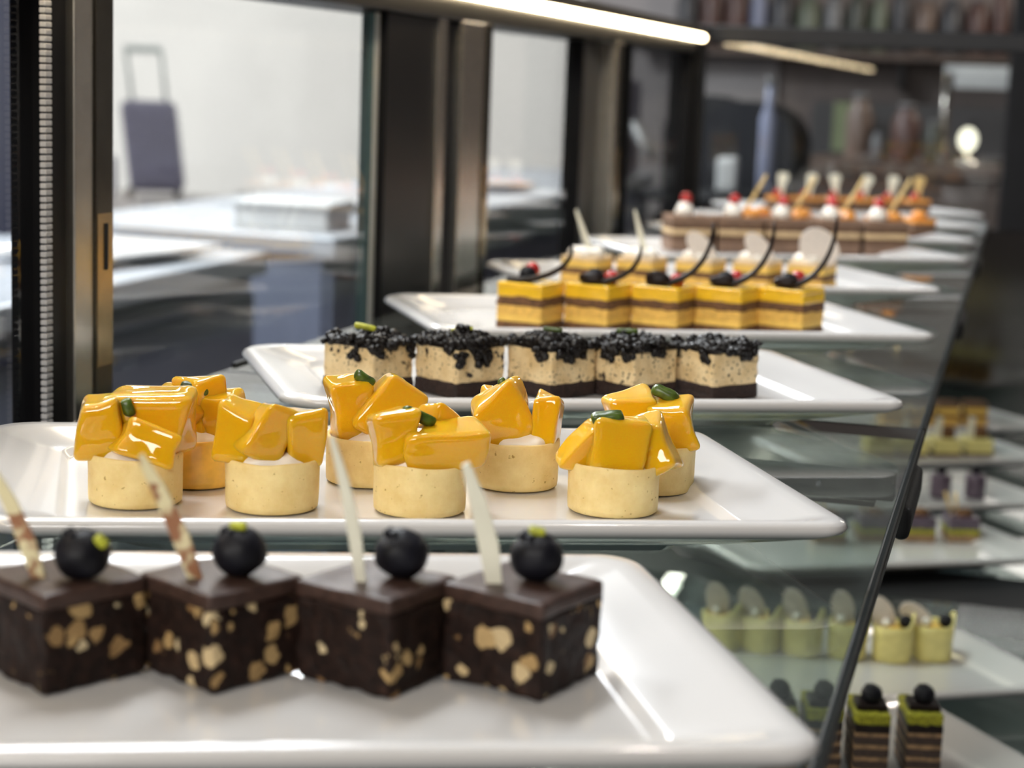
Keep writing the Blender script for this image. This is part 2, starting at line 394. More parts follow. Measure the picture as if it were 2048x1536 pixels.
# ------------------------------------------------------------------ plates
def rrect(hx, hy, r, z, n=8, rl=None):
    out = []
    rl = rl or r; rr0 = r
    for sx, sy, a0, r in ((1, 1, 0, rr0), (-1, 1, 90, rl), (-1, -1, 180, rl), (1, -1, 270, rr0)):
        cx, cy = sx * (hx - r), sy * (hy - r)
        for k in range(n + 1):
            a = R(a0 + 90 * k / n); out.append((cx + r * math.cos(a), cy + r * math.sin(a), z))
    return out
SKEW = math.tan(R(5))
def plate_mesh(L, W):
    hx, hy = L / 2, W / 2
    prof = [(.066, .044, .016, 0), (.062, .040, .02, .0005), (.060, .038, .02, .003), (.030, .022, .022, .0085), (.006, .005, .022, .0145), (.001, .001, .021, .0168),
            (0, 0, .021, .0190), (.001, .001, .021, .0212), (.004, .0035, .019, .0226), (.009, .0075, .017, .0222), (.013, .010, .018, .0212), (.024, .0145, .019, .0180), (.037, .018, .020, .0154), (.0385, .0188, .020, .0148), (.0405, .0203, .020, .0122), (.0425, .0218, .021, .0115), (.048, .025, .021, .0112), (.058, .032, .02, .011)]
    v = []; n = 9 * 4
    for ix, iy, r, z in prof: v += [(a - b * SKEW, b, c) for a, b, c in rrect(hx - ix, hy - iy, r * .66, z, 8, r * 1.25)]
    f = []
    for i in range(len(prof) - 1):
        for k in range(n):
            k2 = (k + 1) % n; f.append((i * n + k, i * n + k2, (i + 1) * n + k2, (i + 1) * n + k))
    f.append(tuple(range(n - 1, -1, -1))); f.append(tuple(range((len(prof) - 1) * n, len(prof) * n)))
    return MB().add(v, f)
PL, PW = .365, .207
upper = [(-.040, .489, 22, 'white rectangular plate under the chocolate nut brownies'),
         (-.057, .758, 23, 'white rectangular plate under the mango tarts'),
         (-.054, 1.084, 26, 'white rectangular plate under the cookie crumb cheesecakes'),
         (-.052, 1.407, 25.5, 'white rectangular plate under the yellow layer cakes with chocolate curls'),
         (-.061, 1.752, 28.5, 'white rectangular plate under the cream cakes with pale discs'),
         (-.047, 2.107, 30, 'white rectangular plate under the brown mousse blocks'),
         (-.046, 2.385, 30, 'white rectangular plate behind the brown mousse blocks'),
         (-.047, 2.650, 30, 'white rectangular plate second behind the brown mousse blocks'),
         (-.047, 2.915, 30, 'white rectangular plate closest to the end glass, under the cakes with pale flags')]
pm = plate_mesh(PL, PW)
p0 = None
for k_, (x, y, a, lab) in enumerate(upper):
    a = R(a); fx = Vector((math.cos(a), math.sin(a), 0)); sd = Vector((-math.sin(a), math.cos(a), 0))
    ks = 1.05 if k_ in (3, 4, 5) else 1.0   # three of the plates are a little longer
    c = Vector((x, y, 1.0006)) - fx * ks * (PL / 2 + SKEW * PW / 2) + sd * PW / 2 + Vector((.004, -.002, 0))
    if p0 is None:
        p0 = pm.build('serving_plate', M['porcelain'], None, c, a); o = p0
    else:
        o = p0.copy(); COL.objects.link(o); o.scale = (ks, 1, 1); o.location = c; o.rotation_euler = (0, 0, a)
    tag(o, lab, 'plate', 'plates on the upper glass shelf')
lower = [(-.140, 1.3206, 32, 'white plate on the lower shelf under the pistachio slices'),
         (-.134, 1.5584, 31, 'white plate on the lower shelf under the pale yellow cups'),
         (-.135, 2.017, 31, 'white plate on the lower shelf under the brown cubes with biscuit sticks'),
         (-.135, 2.300, 31, 'white plate on the lower shelf under the purple cakes'),
         (-.135, 2.585, 31, 'white plate on the lower shelf under the yellow cakes with red jelly'),
         (-.135, 2.843, 31, 'white plate on the lower shelf farthest along, under the brown topped sponges')]
lm = plate_mesh(PL, .195); q0 = None
for (x, y, a, lab) in lower:
    if q0 is None:
        q0 = lm.build('serving_plate', M['porcelain'], None, (x, y, ZL + .0006), R(a)); o = q0
    else:
        o = q0.copy(); COL.objects.link(o); o.location = (x, y, ZL + .0006); o.rotation_euler = (0, 0, R(a))
    tag(o, lab, 'plate', 'plates on the lower glass shelf')
ZU = 1.0006 + .0113
ZLW = ZL + .0006 + .0113

# ------------------------------------------------------------------ garnish shapes
def slab_outline(pts, th, M_=None):
    """flat shard: outline in the x-z plane, real thickness in y"""
    n = len(pts); v = [(x, -th / 2, z) for x, z in pts] + [(x, th / 2, z) for x, z in pts]
    f = [tuple(range(n)), tuple(range(2 * n - 1, n - 1, -1))] + [(i + n, (i + 1) % n + n, (i + 1) % n, i) for i in range(n)]
    return MB().add(v, f, M_, False)
def berry(c, r, seed):
    b = MB(); b.sphere(c, r, 4, .06, seed, (1, 1, .93))
    for k in range(5):
        a = 2 * PI * k / 5
        b.sphere((c[0] + math.cos(a) * r * .33 - r * .2, c[1] + math.sin(a) * r * .33 - r*.15, c[2] + r * .80), r * .17, 1, .3, seed + k)
    return b
def nut(c, l, w, rx, ry, rz, seed=0):
    b = MB(); b.rbox(l / 2, w / 2, -w * .42, w * .42, w * .36, 6, w * .12, 200, seed, T(*c, rx, ry, rz)); return b

# ------------------------------------------------------------------ brownies (front plate)
S = .0374
BR = [(-.2695, .4725, 'cut brownie cube at the frame edge with marbled chocolate stick and leaning pistachio bit', 'stick_marbled', (.0126, -.002), .040, 1),
      (-.224, .491, 'second brownie cube from the frame edge, marbled stick and pistachio on top of its blueberry', 'stick_marbled', (.0096, .0016), .0455, 2),
      (-.1725, .5075, 'brownie cube with a bare blueberry and the longest thin plain white stick', 'white_choc', (.0056, .003), .0505, 0),
      (-.129, .522, 'end brownie cube beside the empty plate corner with a wide plain white stick', 'white_choc', (.0026, .002), .043, 2)]
for i, (x, y, lab, sm, bo, sl, pn) in enumerate(BR):
    th = R((61, 62, 73, 72)[i]); cx, cy = x + S / 2 * (math.cos(th) - math.sin(th)), y + S / 2 * (math.sin(th) + math.cos(th))
    t = thing('brownie', lab, 'cake', (cx, cy, ZU + .0003), 0, 'chocolate nut brownies on the front plate')
    rz = th
    gx, gy = x - .31 * .0374 - cx, y + .6355 * .0374 - cy   # garnish keeps its place on the row
    MB().rbox(S / 2 - .0005, S / 2 - .0005, 0, .0262, .0012, 16, .0011, 190, i + 1).build('cake_body', M['brownie'], t, rz=rz)
    MB().rbox(S / 2 - .0002, S / 2 - .0002, .0258, .0312, .0014, 12, .0006, 90, i + 11).build('chocolate_top', M['ganache'], t, rz=rz)
    bx, by = bo[0] + gx, bo[1] + gy
    berry((bx, by, .0312 + .0078), .0086, i + 3).build('blueberry', M['blueberry'], t)
    if pn == 1: nut((bx + .0070, by - .001, .0312 + .0128), .005, .0036, 20, 40, 10, i).build('pistachio', M['pistachio_pale'], t)
    if pn == 2: nut((bx, by - .001, .0312 + .0162), .0056, .0036, 0, (-12, 0, 0, 14)[i], 15, i).build('pistachio', M['pistachio_pale'], t)
    w = (.0052, .0054, .0040, .0062)[i]
    tilt = (-22, -24, -12.5, -15)[i]
    pts = [(-w * .36, 0), (w * .40, 0), (w * .58, sl * .35), (w * .42, sl * .7), (w * .12, sl), (-w * .28, sl * .985), (-w * .42, sl * .6), (-w * .44, sl * .3)]
    pts = [(a + .0016 * math.sin(b / sl * 2.4), b) for a, b in pts]
    slab_outline(pts, .0013).build('chocolate_stick', M[sm], t).matrix_local = T((.0008, -.0008, -.0042, -.0085)[i] + gx, -.006 + gy, .0285, 4, tilt, 12)

# ------------------------------------------------------------------ mango tarts
def tart_shell(seed):
    r, h = .0204, .0222
    def wob(rr, z, a):
        d = 1 + .012 * noise.noise(Vector((math.cos(a) * 1.5, math.sin(a) * 1.5, z * 60 + seed * 4)))
        return rr * d, z + (.0009 * noise.noise(Vector((math.cos(a) * 1.3, math.sin(a) * 1.3, seed * 9.1))) if z > .018 else 0)
    p = [(.0002, .0), (r * .93, 0), (r * .985, .0008), (r * .995, .003), (r, .008), (r * 1.0, .014), (r * 1.01, .020), (r * 1.005, h - .0006), (r * .98, h), (r * .93, h - .0003), (r * .90, h - .0012), (r * .89, .017), (.0002, .016)]
    return MB().lathe(p, 48, None, wob, False)
def chunk(seed):
    """one cut mango cube: rounded, uneven, with its eight corners pulled about"""
    rnd = random.Random(seed); b = MB(); b.rbox(.5, .5, -.5, .5, .15, 12, .035, 2.2, seed)
    off = {(i, j, k): Vector((rnd.uniform(-.17, .17), rnd.uniform(-.17, .17), rnd.uniform(-.15, .15))) for i in (0, 1) for j in (0, 1) for k in (0, 1)}
    out = []
    for p in b.v:
        q = Vector(p); t = [max(0, min(1, c + .5)) for c in q]; d = Vector((0, 0, 0))
        for (i, j, k), o in off.items():
            d += o * (t[0] if i else 1 - t[0]) * (t[1] if j else 1 - t[1]) * (t[2] if k else 1 - t[2])
        pinch = 1 - .10 * (1 - abs(2 * t[2] - 1)) * ((seed % 3) - .6)
        out.append(((q.x + d.x) * pinch, (q.y + d.y) * pinch, q.z + d.z))
    b.v = out
    return b
TARTS = [
 (-.362, .714, 'mango tart nearest the plate\'s rounded end, with forked pistachio on its tall mango slab',
  [(-.0135, -.004, .0335, .017, .020, .025, 0, 4, 8), (.006, .005, .0365, .031, .020, .024, 6, 3, -4), (.008, -.011, .0285, .027, .015, .017, -14, 16, 12)], [(-.0015, -.0075, .0425, .0075, .0050, 0, 70, 20)]),
 (-.304, .729, 'mango tart with no pistachio, three upright mango chunks and white cream below',
  [(-.0155, .000, .0325, .015, .020, .024, 0, 10, -10), (-.0005, -.0065, .0330, .022, .018, .026, 4, 30, 25), (.0125, .002, .0325, .015, .019, .023, 0, -4, 20)], []),
 (-.243, .750, 'front mango tart with a long dark pistachio across two wide mango chunks',
  [(-.0125, -.003, .0325, .018, .022, .023, 0, -6, 10), (.0095, -.007, .0300, .028, .019, .019, 4, -4, 8), (.008, .0095, .0345, .018, .014, .019, 0, 22, 30)], [(-.002, -.0055, .0425, .0135, .0050, 0, 24, 10)]),
 (-.164, .786, 'front mango tart at the plate\'s bare end with a cut green pistachio on top',
  [(-.0140, -.002, .0285, .012, .020, .021, 0, 34, 5), (.0025, -.0085, .0300, .023, .017, .024, -6, 6, 14), (.0165, .001, .0300, .014, .018, .023, 0, -24, -12)], [(-.004, -.0100, .0430, .0125, .0058, 10, -8, 6)]),
 (-.355, .760, 'mango tart with an orange glazed shell behind the tall mango slab',
  [(-.011, 0, .0335, .019, .020, .024, 0, 28, 12), (.004, .003, .0370, .020, .018, .024, 0, -14, 35), (.0135, -.003, .0315, .016, .016, .020, 0, -12, -15)], [(.0000, -.0060, .0440, .0115, .0048, 0, 12, 0)]),
 (-.283, .796, 'back row mango tart with a small pistachio, behind the front tart of two wide chunks',
  [(-.0085, -.001, .0345, .020, .020, .028, 0, -4, 16), (.0085, .000, .0345, .022, .018, .026, 0, 36, 14)], [(-.0035, -.0050, .0490, .0090, .0046, 0, 30, 0)]),
 (-.218, .817, 'back row mango tart with one big leaning mango chunk and a white cream gap',
  [(-.0055, -.002, .0345, .025, .019, .027, 0, -32, 12), (.0140, .001, .0315, .013, .018, .023, 0, 6, -14), (-.010, .009, .034, .014, .012, .018, 0, 10, 30)], [(-.0070, .0020, .0465, .0062, .0038, 0, 60, 0)]),
 (-.157, .837, 'back row mango tart behind the bare end tart, dark pistachio between two mango chunks',
  [(-.0095, .003, .0345, .025, .018, .022, 0, -8, 12), (.0085, -.003, .0315, .022, .021, .022, 8, -10, -8)], [(.0050, .0000, .0450, .0115, .0062, 0, 22, -10)]),
]
for i, (x, y, lab, ch, ps) in enumerate(TARTS):
    t = thing('mango_tart', lab, 'tart', (x, y, ZU + .0003), R(12 + 5 * (i % 3)), 'mango tarts')
    tart_shell(i + 1).build('pastry_shell', M['shell_glazed' if i == 4 else 'shell'], t)
    MB().sphere((0, 0, .0188), .0172, 4, .22, i, (1, 1, .42)).build('cream_filling', M['cream'], t)
    for j, (a, b, c, sx, sy, sz, rx, ry, rz) in enumerate(ch):
        chunk(i * 7 + j + 3).build('mango_chunk', M['mango'], t).matrix_local = T(a, b, c - .0012, rx, ry, rz, (sx * 1.06, sy * 1.04, sz * 1.04))
    for j, (a, b, c, l, w, rx, ry, rz) in enumerate(ps):
        nut((a, b, c), l * 1.15, w * 1.2, rx, ry, rz, i).build('pistachio', M['pistachio'], t)

# ------------------------------------------------------------------ cookie crumb cheesecakes
def crumbs(seed, h):
    rnd = random.Random(seed); b = MB()
    for k in range(260):
        u, v = rnd.uniform(-h, h) * 1.01, rnd.uniform(-h, h) * 1.01
        e = max(abs(u), abs(v)) / h
        cl = .5 + .9 * noise.noise(Vector((u * 85, v * 85, seed * 3.7)))
        z = .0296 + max(0, cl) * rnd.uniform(.45, 1.0) * .0085 * (1.15 - .45 * e)
        r = rnd.uniform(.0014, .0034)
        b.sphere((u, v, z), r, 2, .65, rnd.random() * 90, (rnd.uniform(.8, 1.2), rnd.uniform(.8, 1.2), rnd.uniform(.7, .95)))
    for q in range(5):   # clumps that have slid down the cut faces
        u = rnd.uniform(-h, h) * .9; dp = rnd.uniform(.002, .011); sd = rnd.choice((0, 1, 1, 2, 2))
        for k in range(9):
            w = u + rnd.gauss(0, .0021); p = ((w, -h), (-h, w), (w, -h))[sd]
            b.sphere((p[0] * 1.005, p[1] * 1.005, .0300 - dp * rnd.random()), rnd.uniform(.0014, .0029), 2, .5, rnd.random() * 90)
    b.rbox(h - .0006, h - .0006, .0285, .0318, .001, 8, .0008, 300, seed)
    return b
OREO = [(-.3588, 1.0026, 'cookie crumb cheesecake square at the plate\'s curled end with a bright yellow-green pistachio'),
        (-.3091, 1.0229, 'cookie crumb cheesecake square second from the plate\'s curled end with a flat green sliver'),
        (-.2590, 1.0452, 'middle cookie crumb cheesecake square of the row of five'),
        (-.2139, 1.0649, 'cookie crumb cheesecake square with a dark green sliver, next to the bare-topped end square'),
        (-.1682, 1.0867, 'end cookie crumb cheesecake square with no pistachio, beside the empty plate end')]
for i, (x, y, lab) in enumerate(OREO):
    s = .0398; vd = math.atan2(y, x); rz = vd - PI / 4 + R((6, -3, 0, 2, -2)[i])
    cx, cy = x + math.cos(vd) * s * .707, y + math.sin(vd) * s * .707
    t = thing('cheesecake_square', lab, 'cake', (cx, cy, ZU + .0003), 0, 'cookie crumb cheesecakes')
    MB().rbox(s / 2 - .0004, s / 2 - .0004, 0, .0092, .0012, 12, .0008, 260, i + 1).build('cookie_base', M['cookie'], t, rz=rz)
    MB().rbox(s / 2 - .0008, s / 2 - .0008, .0082, .0292, .0014, 14, .0007, 170, i + 5).build('cream_filling', M['oreo'], t, rz=rz)
    tag(crumbs(i + 31, s / 2).build('cookie_crumbs', M['crumb'], t, rz=rz), kind='stuff')
    pk = [(-.002, -.002, .0385, .0135, .0042, 0, 8, 10, 'pistachio_pale'), (.002, -.004, .0385, .0130, .0030, 0, -8, 10, 'pistachio_pale'), (.0, .0, .0390, .0120, .0034, 0, 4, 5, 'pistachio'), (-.004, -.002, .0390, .0130, .0040, 0, -2, 8, 'pistachio'), None][i]
    if pk: nut(pk[:3], pk[3], pk[4], pk[5], pk[6], pk[7], i).build('pistachio', M[pk[8]], t)

# ------------------------------------------------------------------ layer cakes
def layers(t, s, ls, rz, seed, hy=None):
    z = 0
    for j, (nm, h, m, k, am) in enumerate(ls):
        MB().rbox(s / 2 * k, (hy or s) / 2 * k, z - .0003, z + h + .0003, .0012, 9, am, 150, seed + j * 3.3).build(nm, M[m], t, rz=rz); z += h
    return z
def curl(p0, pts, rmax, m, t):
    n = len(pts); rad = [rmax * (.35 + .65 * math.sin(PI * min(1, (k + .6) / n * 1.15)) ** .7) if k < n - 1 else rmax * .25 for k in range(n)]
    return MB().tube([Vector(p0) + Vector(q) for q in pts], rad, 8, flat=.5).build('chocolate_curl', M[m], t)
YEL = [(-.3396, 1.3306, 'yellow layer cake at the row\'s start, chocolate curl lying low round a berry'),
       (-.2927, 1.3491, 'yellow layer cake second in its row, short chocolate curl across a glossy berry'),
       (-.2427, 1.3694, 'middle yellow layer cake whose chocolate curl ends in a dark leaf-shaped tip'),
       (-.1975, 1.3898, 'yellow layer cake with dark berry before a red one, just before the row\'s end cake'),
       (-.1522, 1.4102, 'end yellow layer cake of the row, its chocolate curl standing tallest')]
SH = [(.052, .027), (.043, .028), (.046, .045), (.043, .047), (.041, .052)]
for i, (x, y, lab) in enumerate(YEL):
    s = .0396; rz = R(74 + (2, -2, 3, 0, -3)[i])
    ca, sa = math.cos(rz), math.sin(rz)
    cx, cy = x + (ca - sa) * s / 2, y + (sa + ca) * s / 2
    t = thing('layer_cake', lab, 'cake', (cx, cy, ZU + .0003), 0, 'yellow layer cakes with chocolate curls')
    z = layers(t, s - .0006, [('sponge', .0060, 'sponge_b', 1.0, .0006), ('cream', .0050, 'cream_y', .985, .0004), ('sponge', .0075, 'sponge_y', .99, .0006), ('sponge_brown', .0065, 'sponge_b', 1.0, .0016), ('mousse', .0075, 'glaze_y', .985, .0004), ('glaze', .0030, 'glaze_y', .998, .0004)], rz, i + 2)
    bx, by = (-.002, -.005)
    if i != 2:
        berry((bx, by, z + .0058), .0068, i + 9).build('blueberry', M['blueberry'], t)
    MB().sphere((bx + (.002, .011, .011, .007, .006)[i], by + .006, z + (.0095, .005, .004, .007, .008)[i]), .0058, 3, .08, i).build('red_berry', M['red'], t)
    w_, h_ = SH[i]
    x0 = -.017 if i == 0 else -.008
    pts = []
    for k in range(15):
        q = k / 14; a = R(95) * q
        pts.append((x0 + (w_) * math.sin(a) ** (1.0) * .98 if True else 0, -.010 - .004 * q, z + .0016 + h_ * (1 - math.cos(a)) ** 1.05))
    rad = [(.0016 + .0020 * (1 - k / 14)) * (.6 if k in (0, 14) else 1) for k in range(15)]
    MB().tube(pts, rad, 8, flat=.7).build('chocolate_curl', M['dark_choc'], t)
    if i >= 1:
        lf = MB(); lf.sphere((x0 + .004, -.0105, z + .0046), .0088, 3, .15, i, (1.15, .5, .58 if i != 2 else .85)); lf.build('chocolate_leaf', M['dark_choc'], t)

P5 = [(-.3774, 1.6802, 'cream topped cake with a thin upright white stick, at the cream row\'s start', 0),
      (-.3283, 1.6987, 'cream topped cake with a narrow pale stick, second in the cream row', 0),
      (-.2740, 1.7159, 'cream topped cake with a narrow white disc, middle of the cream row', 1),
      (-.2222, 1.7360, 'cream topped cake with a pointed pale disc behind the tall chocolate curls', 1),
      (-.1724, 1.7549, 'end cream topped cake with the largest rounded pale pink disc', 2)]
for i, (x, y, lab, k) in enumerate(P5):
    s = .0375; rz = R(76)
    ca, sa = math.cos(rz), math.sin(rz); cx, cy = x + (ca - sa) * s / 2, y + (sa + ca) * s / 2
    t = thing('cream_cake', lab, 'cake', (cx, cy, ZU + .0003), 0, 'cream cakes with pale discs')
    z = layers(t, s, [('sponge', .0085, 'sponge_y', 1, .0006), ('sponge_brown', .0060, 'sponge_b', .99, .0008), ('mousse', .0070, 'cream_y', .99, .0005), ('cream_layer', .0035, 'cream_layer', 1, .0005)], rz, i + 20)
    b = MB()
    for q in range(7):
        a = q * 2.4; b.sphere((.010 * math.cos(a) * (q > 0), .010 * math.sin(a) * (q > 0), z + .003), .0085, 2, .2, q + i, (1, 1, .72))
    b.build('cream_topping', M['cream'], t)
    if k == 0:
        slab_outline([(-.0025, 0), (.0030, 0), (.0026, .02), (.0005, .045), (-.0018, .044), (-.0032, .02)], .0014).build('chocolate_stick', M['white_choc'], t).matrix_local = T(.004, -.004, z + .002, 0, (-20, -15)[i % 2], 10)
    else:
        w, h = ((.012, .034) if k == 1 else (.021, .038)); pts = []
        for q in range(18):
            a = 2 * PI * q / 18; pts.append((w * .92 * math.sin(a) * (1 if math.cos(a) > 0 else .95) + .004 * math.cos(a), h / 2 - h / 2 * math.cos(a)))
        slab_outline(pts[::-1], .0016).build('chocolate_disc', M['white_disc'], t).matrix_local = T(.007, -.012, z - .003, 5, (-22, -20, -2)[i - 2], 14)

P6 = [(-.3570, 2.0940, 'brown mousse block at the row\'s start, red cherry on cream and no biscuit stick'),
      (-.3046, 2.1195, 'brown mousse block with low white cream and a leaning biscuit stick behind its cherry'),
      (-.2503, 2.1390, 'middle brown mousse block with orange jelly and cherry'),
      (-.1964, 2.1654, 'brown mousse block second from the row\'s bare plate end, cream swirl and cherry'),
      (-.1441, 2.1903, 'end brown mousse block of the row, long leaning biscuit stick over the bare plate')]
for i, (x, y, lab) in enumerate(P6):
    s = .042; rz = R(27)
    ca, sa = math.cos(rz), math.sin(rz); cx, cy = x - sa * s / 2, y + ca * s / 2
    t = thing('mousse_block', lab, 'cake', (cx, cy, ZU + .0003), 0, 'brown mousse blocks')
    z = layers(t, .0525, [('mousse', .0120, 'mousse', 1, .0005), ('mousse_dark', .0075, 'mousse_d', .99, .0006), ('cream_layer', .0055, 'cream_layer', 1, .0008), ('mousse_dark', .0080, 'mousse_d', .99, .0006), ('mousse_top', .0070, 'mousse', 1, .0004)], rz, i + 40, s)
    MB().lathe([(.0002, z), (.0095, z), (.0115, z + .004), (.0095, z + .009), (.0085, z + .011), (.0065, z + .015), (.0002, z + .017)], 20, T(-.004, -.008, 0), None, False).build('cream_swirl', M['cream'], t)
    MB().sphere((-.003, -.008, z + .020), .0068, 3, .08, i).build('cherry', M['red'], t)
    if i: MB().sphere((.014, .000, z + .003), .010, 3, .25, i, (1.1, 1, .8)).build('orange_jelly', M['orange_gel'], t)
    if i: MB().tube([(.004, .004, z), (.014, .006, z + .018), (.026, .008, z + .040), (.030, .009, z + .050)], [.0022, .0024, .0026, .0016], 8, flat=.8).build('biscuit_stick', M['curl_y'], t)

def p7row(y_off, n, start, step, lab, group, flag):
    for i in range(n):
        x, y = start[0] + step[0] * i, start[1] + step[1] * i
        t = thing('glazed_cake', lab[i], 'cake', (x, y, ZU + .0003), R(30), group)
        z = layers(t, .034, [('base', .006, 'sponge_b', 1, .0006), ('mousse_dark', .016, 'mousse_d', .98, .0006), ('orange_glaze', .006, 'orange_gel', .97, .0006)], 0, i + 60 + y_off)
        if flag:
            MB().sphere((-.006, -.006, z + .004), .0065, 2, .1, i).build('red_berry', M['red'], t)
            pts = [(-.003, 0), (.004, 0), (.005, .018), (.009, .030), (.006, .036), (-.006, .036), (-.009, .030), (-.005, .016)]
            slab_outline(pts, .002).build('biscuit_flag', M['curl_y' if i == 5 else 'white_choc'], t).matrix_local = T(.002, .002, z - .001, 0, (6, 10, -4, 12, 8, 4)[i], -18)
        else:
            MB().sphere((0, 0, z + .004), .010, 2, .3, i, (1.2, 1, .7)).build('orange_jelly', M['orange_gel'], t)
ORD = ['first', 'second', 'third', 'fourth', 'fifth', 'last']
p7row(0, 6, (-.352, 2.822), (.0400, .0195), ['dark orange-glazed cake with pale flag, %s from the rear doors in the flag row' % o for o in ORD], 'flagged cakes by the end glass', True)
p7row(5, 5, (-.315, 2.365), (.0480, .0255), ['plain orange-topped dark cake, %s from the rear doors behind the brown mousse blocks' % o for o in ORD[:4] + ['last']], 'plain orange-topped cakes', False)

# ------------------------------------------------------------------ lower shelf pastries
# pistachio slices
GR = [(-.1377, 1.3024, 'pistachio slice mostly hidden behind the front plate corner, seen through the shelf'), (-.1057, 1.3125, 'pistachio slice seen through the shelf glass just inside the shelf\'s front edge'),
      (-.0714, 1.3172, 'pistachio slice just outside the upper shelf edge, in front of white plate'), (-.0341, 1.3314, 'pistachio slice closest to the lower plate\'s bare end')]
for i, (x, y, lab) in enumerate(GR):
    t = thing('pistachio_slice', lab, 'cake', (x - .006, y + .024, ZLW + .0003), R(13), 'pistachio slices on the lower shelf')
    z = layers(t, .0265, [('cake_layer', .0052, 'opera_d', 1, .0006), ('cream_layer', .0026, 'opera_l', .99, .0005), ('cake_layer', .0060, 'opera_d', 1, .0006), ('cream_layer', .0030, 'opera_l', .99, .0005), ('cake_layer', .0062, 'opera_d', 1, .0006), ('cream_layer', .0032, 'opera_l', .99, .0005), ('cake_layer', .0062, 'opera_d', 1, .0006), ('cream_layer', .0028, 'opera_l', .99, .0005), ('glaze', .0060, 'dark_choc', .99, .0004)], 0, i + 80, .048)
    MB().rbox(.0132, .0238, z, z + .0085, .002, 14, .0012, 500, i).build('pistachio_topping', M['pistachio_crumb'], t)
    MB().box(-.0115, .0115, -.0165, .006, z + .008, z + .0135, .001).build('chocolate_square', M['dark_choc'], t)
    berry((.0, -.008, z + .0195), .0080, i + 51).build('blueberry', M['blueberry'], t)
# pale yellow cups with a standing disc
PALE = [(-.2266, 1.5894, 'pale yellow cup nearest the front plate, round white disc beside dark berry'), (-.1922, 1.5956, 'pale yellow cup with a low white disc, between two dark berries'), (-.1559, 1.5994, 'pale yellow cup with a pointed disc, third from the front plate'),
        (-.1166, 1.6061, 'pale yellow cup with an upright disc and cream dot, seen through the shelf'), (-.0773, 1.6113, 'pale yellow cup cut by the dark shelf edge line'), (-.0433, 1.6283, 'end pale yellow cup with a leaning pinkish disc, beside the bare plate')]
for i, (x, y, lab) in enumerate(PALE):
    t = thing('chocolate_cup', lab, 'cake', (x, y + .012, ZLW + .0003), R(18 + i * 9), 'pale yellow cups on the lower shelf')
    def wob(r, z, a, i=i):
        d = 1 + .05 * math.cos(4 * a)
        return r * d, z + (.012 * max(0, math.cos(a + .9)) ** 6 if z > .027 else 0)
    r = .0182
    MB().lathe([(.0002, 0), (r * .93, 0), (r * .98, .001), (r, .008), (r * .99, .016), (r * 1.02, .024), (r * 1.06, .032), (r * 1.0, .0325), (r * .93, .031), (r * .90, .024), (.0002, .024)], 40, None, wob, False).build('chocolate_cup_wall', M['pale_cup'], t)
    MB().sphere((0, 0, .026), .0135, 3, .2, i, (1, 1, .42)).build('cream_filling', M['cream_y'], t)
    f = Matrix.Rotation(-R(18 + i * 9), 4, 'Z')
    berry((f @ Vector((.011, -.002, .036))), .0066, i + 71).build('blueberry', M['blueberry'], t)
    MB().sphere(f @ Vector((-.006, -.006, .034)), .0045, 2, .1, i).build('cream_dot', M['cream'], t)
    pts = []
    for q in range(16):
        a = 2 * PI * q / 16; pts.append((.0105 * math.sin(a), .018 - .018 * math.cos(a)))
    slab_outline(pts[::-1], .0013).build('chocolate_disc', M['white_disc'], t).matrix_local = f @ T(-.002, .002, .026, 8, (-16, -30, -22, -14, -30, -52)[i], 10)
def lowrow(pts, name, labs, group, fn):
    for i, (x, y) in enumerate(pts):
        t = thing(name, labs[i], 'cake', (x, y, ZLW + .0003), R(18), group); fn(t, i)
def f3(t, i):
    z = layers(t, .036, [('sponge', .009, 'opera_l', 1, .0006), ('pistachio_layer', .006, 'pistachio_crumb', 1, .0006), ('mousse', .013, 'purple', .99, .0005)], 0, i + 100)
    MB().sphere((.002, -.004, z + .003), .009, 3, .2, i, (1.1, 1, .7)).build('berry_topping', M['sponge_b'], t)
    for k in (-1, 1): MB().tube([(-.008 + .003 * k, 0, z), (-.014 + .006 * k, .002, z + .026)], .0017, 8).build('biscuit_stick', M['curl_y'], t)
lowrow([(-.178, 2.045), (-.130, 2.074), (-.082, 2.094), (-.034, 2.112)], 'mousse_cube', ['brown cube with biscuit sticks on the lower shelf, farthest from the bare plate end', 'brown cube with biscuit sticks on the lower shelf, second seen through the shelf glass', 'brown cube with biscuit sticks on the lower shelf, second from the bare plate end', 'brown cube with biscuit sticks at the bare end of its plate'], 'brown cubes with biscuit sticks', f3)
def f4(t, i):
    MB().lathe([(.0002, 0), (.0125, 0), (.0132, .002), (.0132, .028), (.0122, .0305), (.0002, .031)], 24, None, None, False).build('cake_body', M['purple'], t)
    berry((0, 0, .0355), .0066, i + 91).build('blueberry', M['blueberry'], t)
lowrow([(-.152, 2.283), (-.108, 2.308), (-.0657, 2.3276), (-.0235, 2.347)], 'purple_cake', ['purple cylinder cake on the lower shelf, farthest from the bare plate end', 'purple cylinder cake on the lower shelf, third from the bare plate end', 'purple cylinder cake on the lower shelf, second from the bare plate end', 'purple cylinder cake at the bare end of its plate'], 'purple cylinder cakes', f4)
def f5(t, i):
    z = layers(t, .039, [('sponge', .004, 'sponge_b', 1, .0006), ('mousse', .019, 'pale_cup', .99, .0005)], 0, i + 120)
    MB().rbox(.009, .009, z, z + .016, .002, 5, .0006, 200, i, T(.004, 0, 0)).build('red_jelly', M['sponge_b'], t)
    slab_outline([(-.005, 0), (.005, 0), (.005, .030), (-.004, .032)], .0016).build('chocolate_stick', M['white_choc'], t).matrix_local = T(-.011, -.004, z - .001, 0, 2, 0)
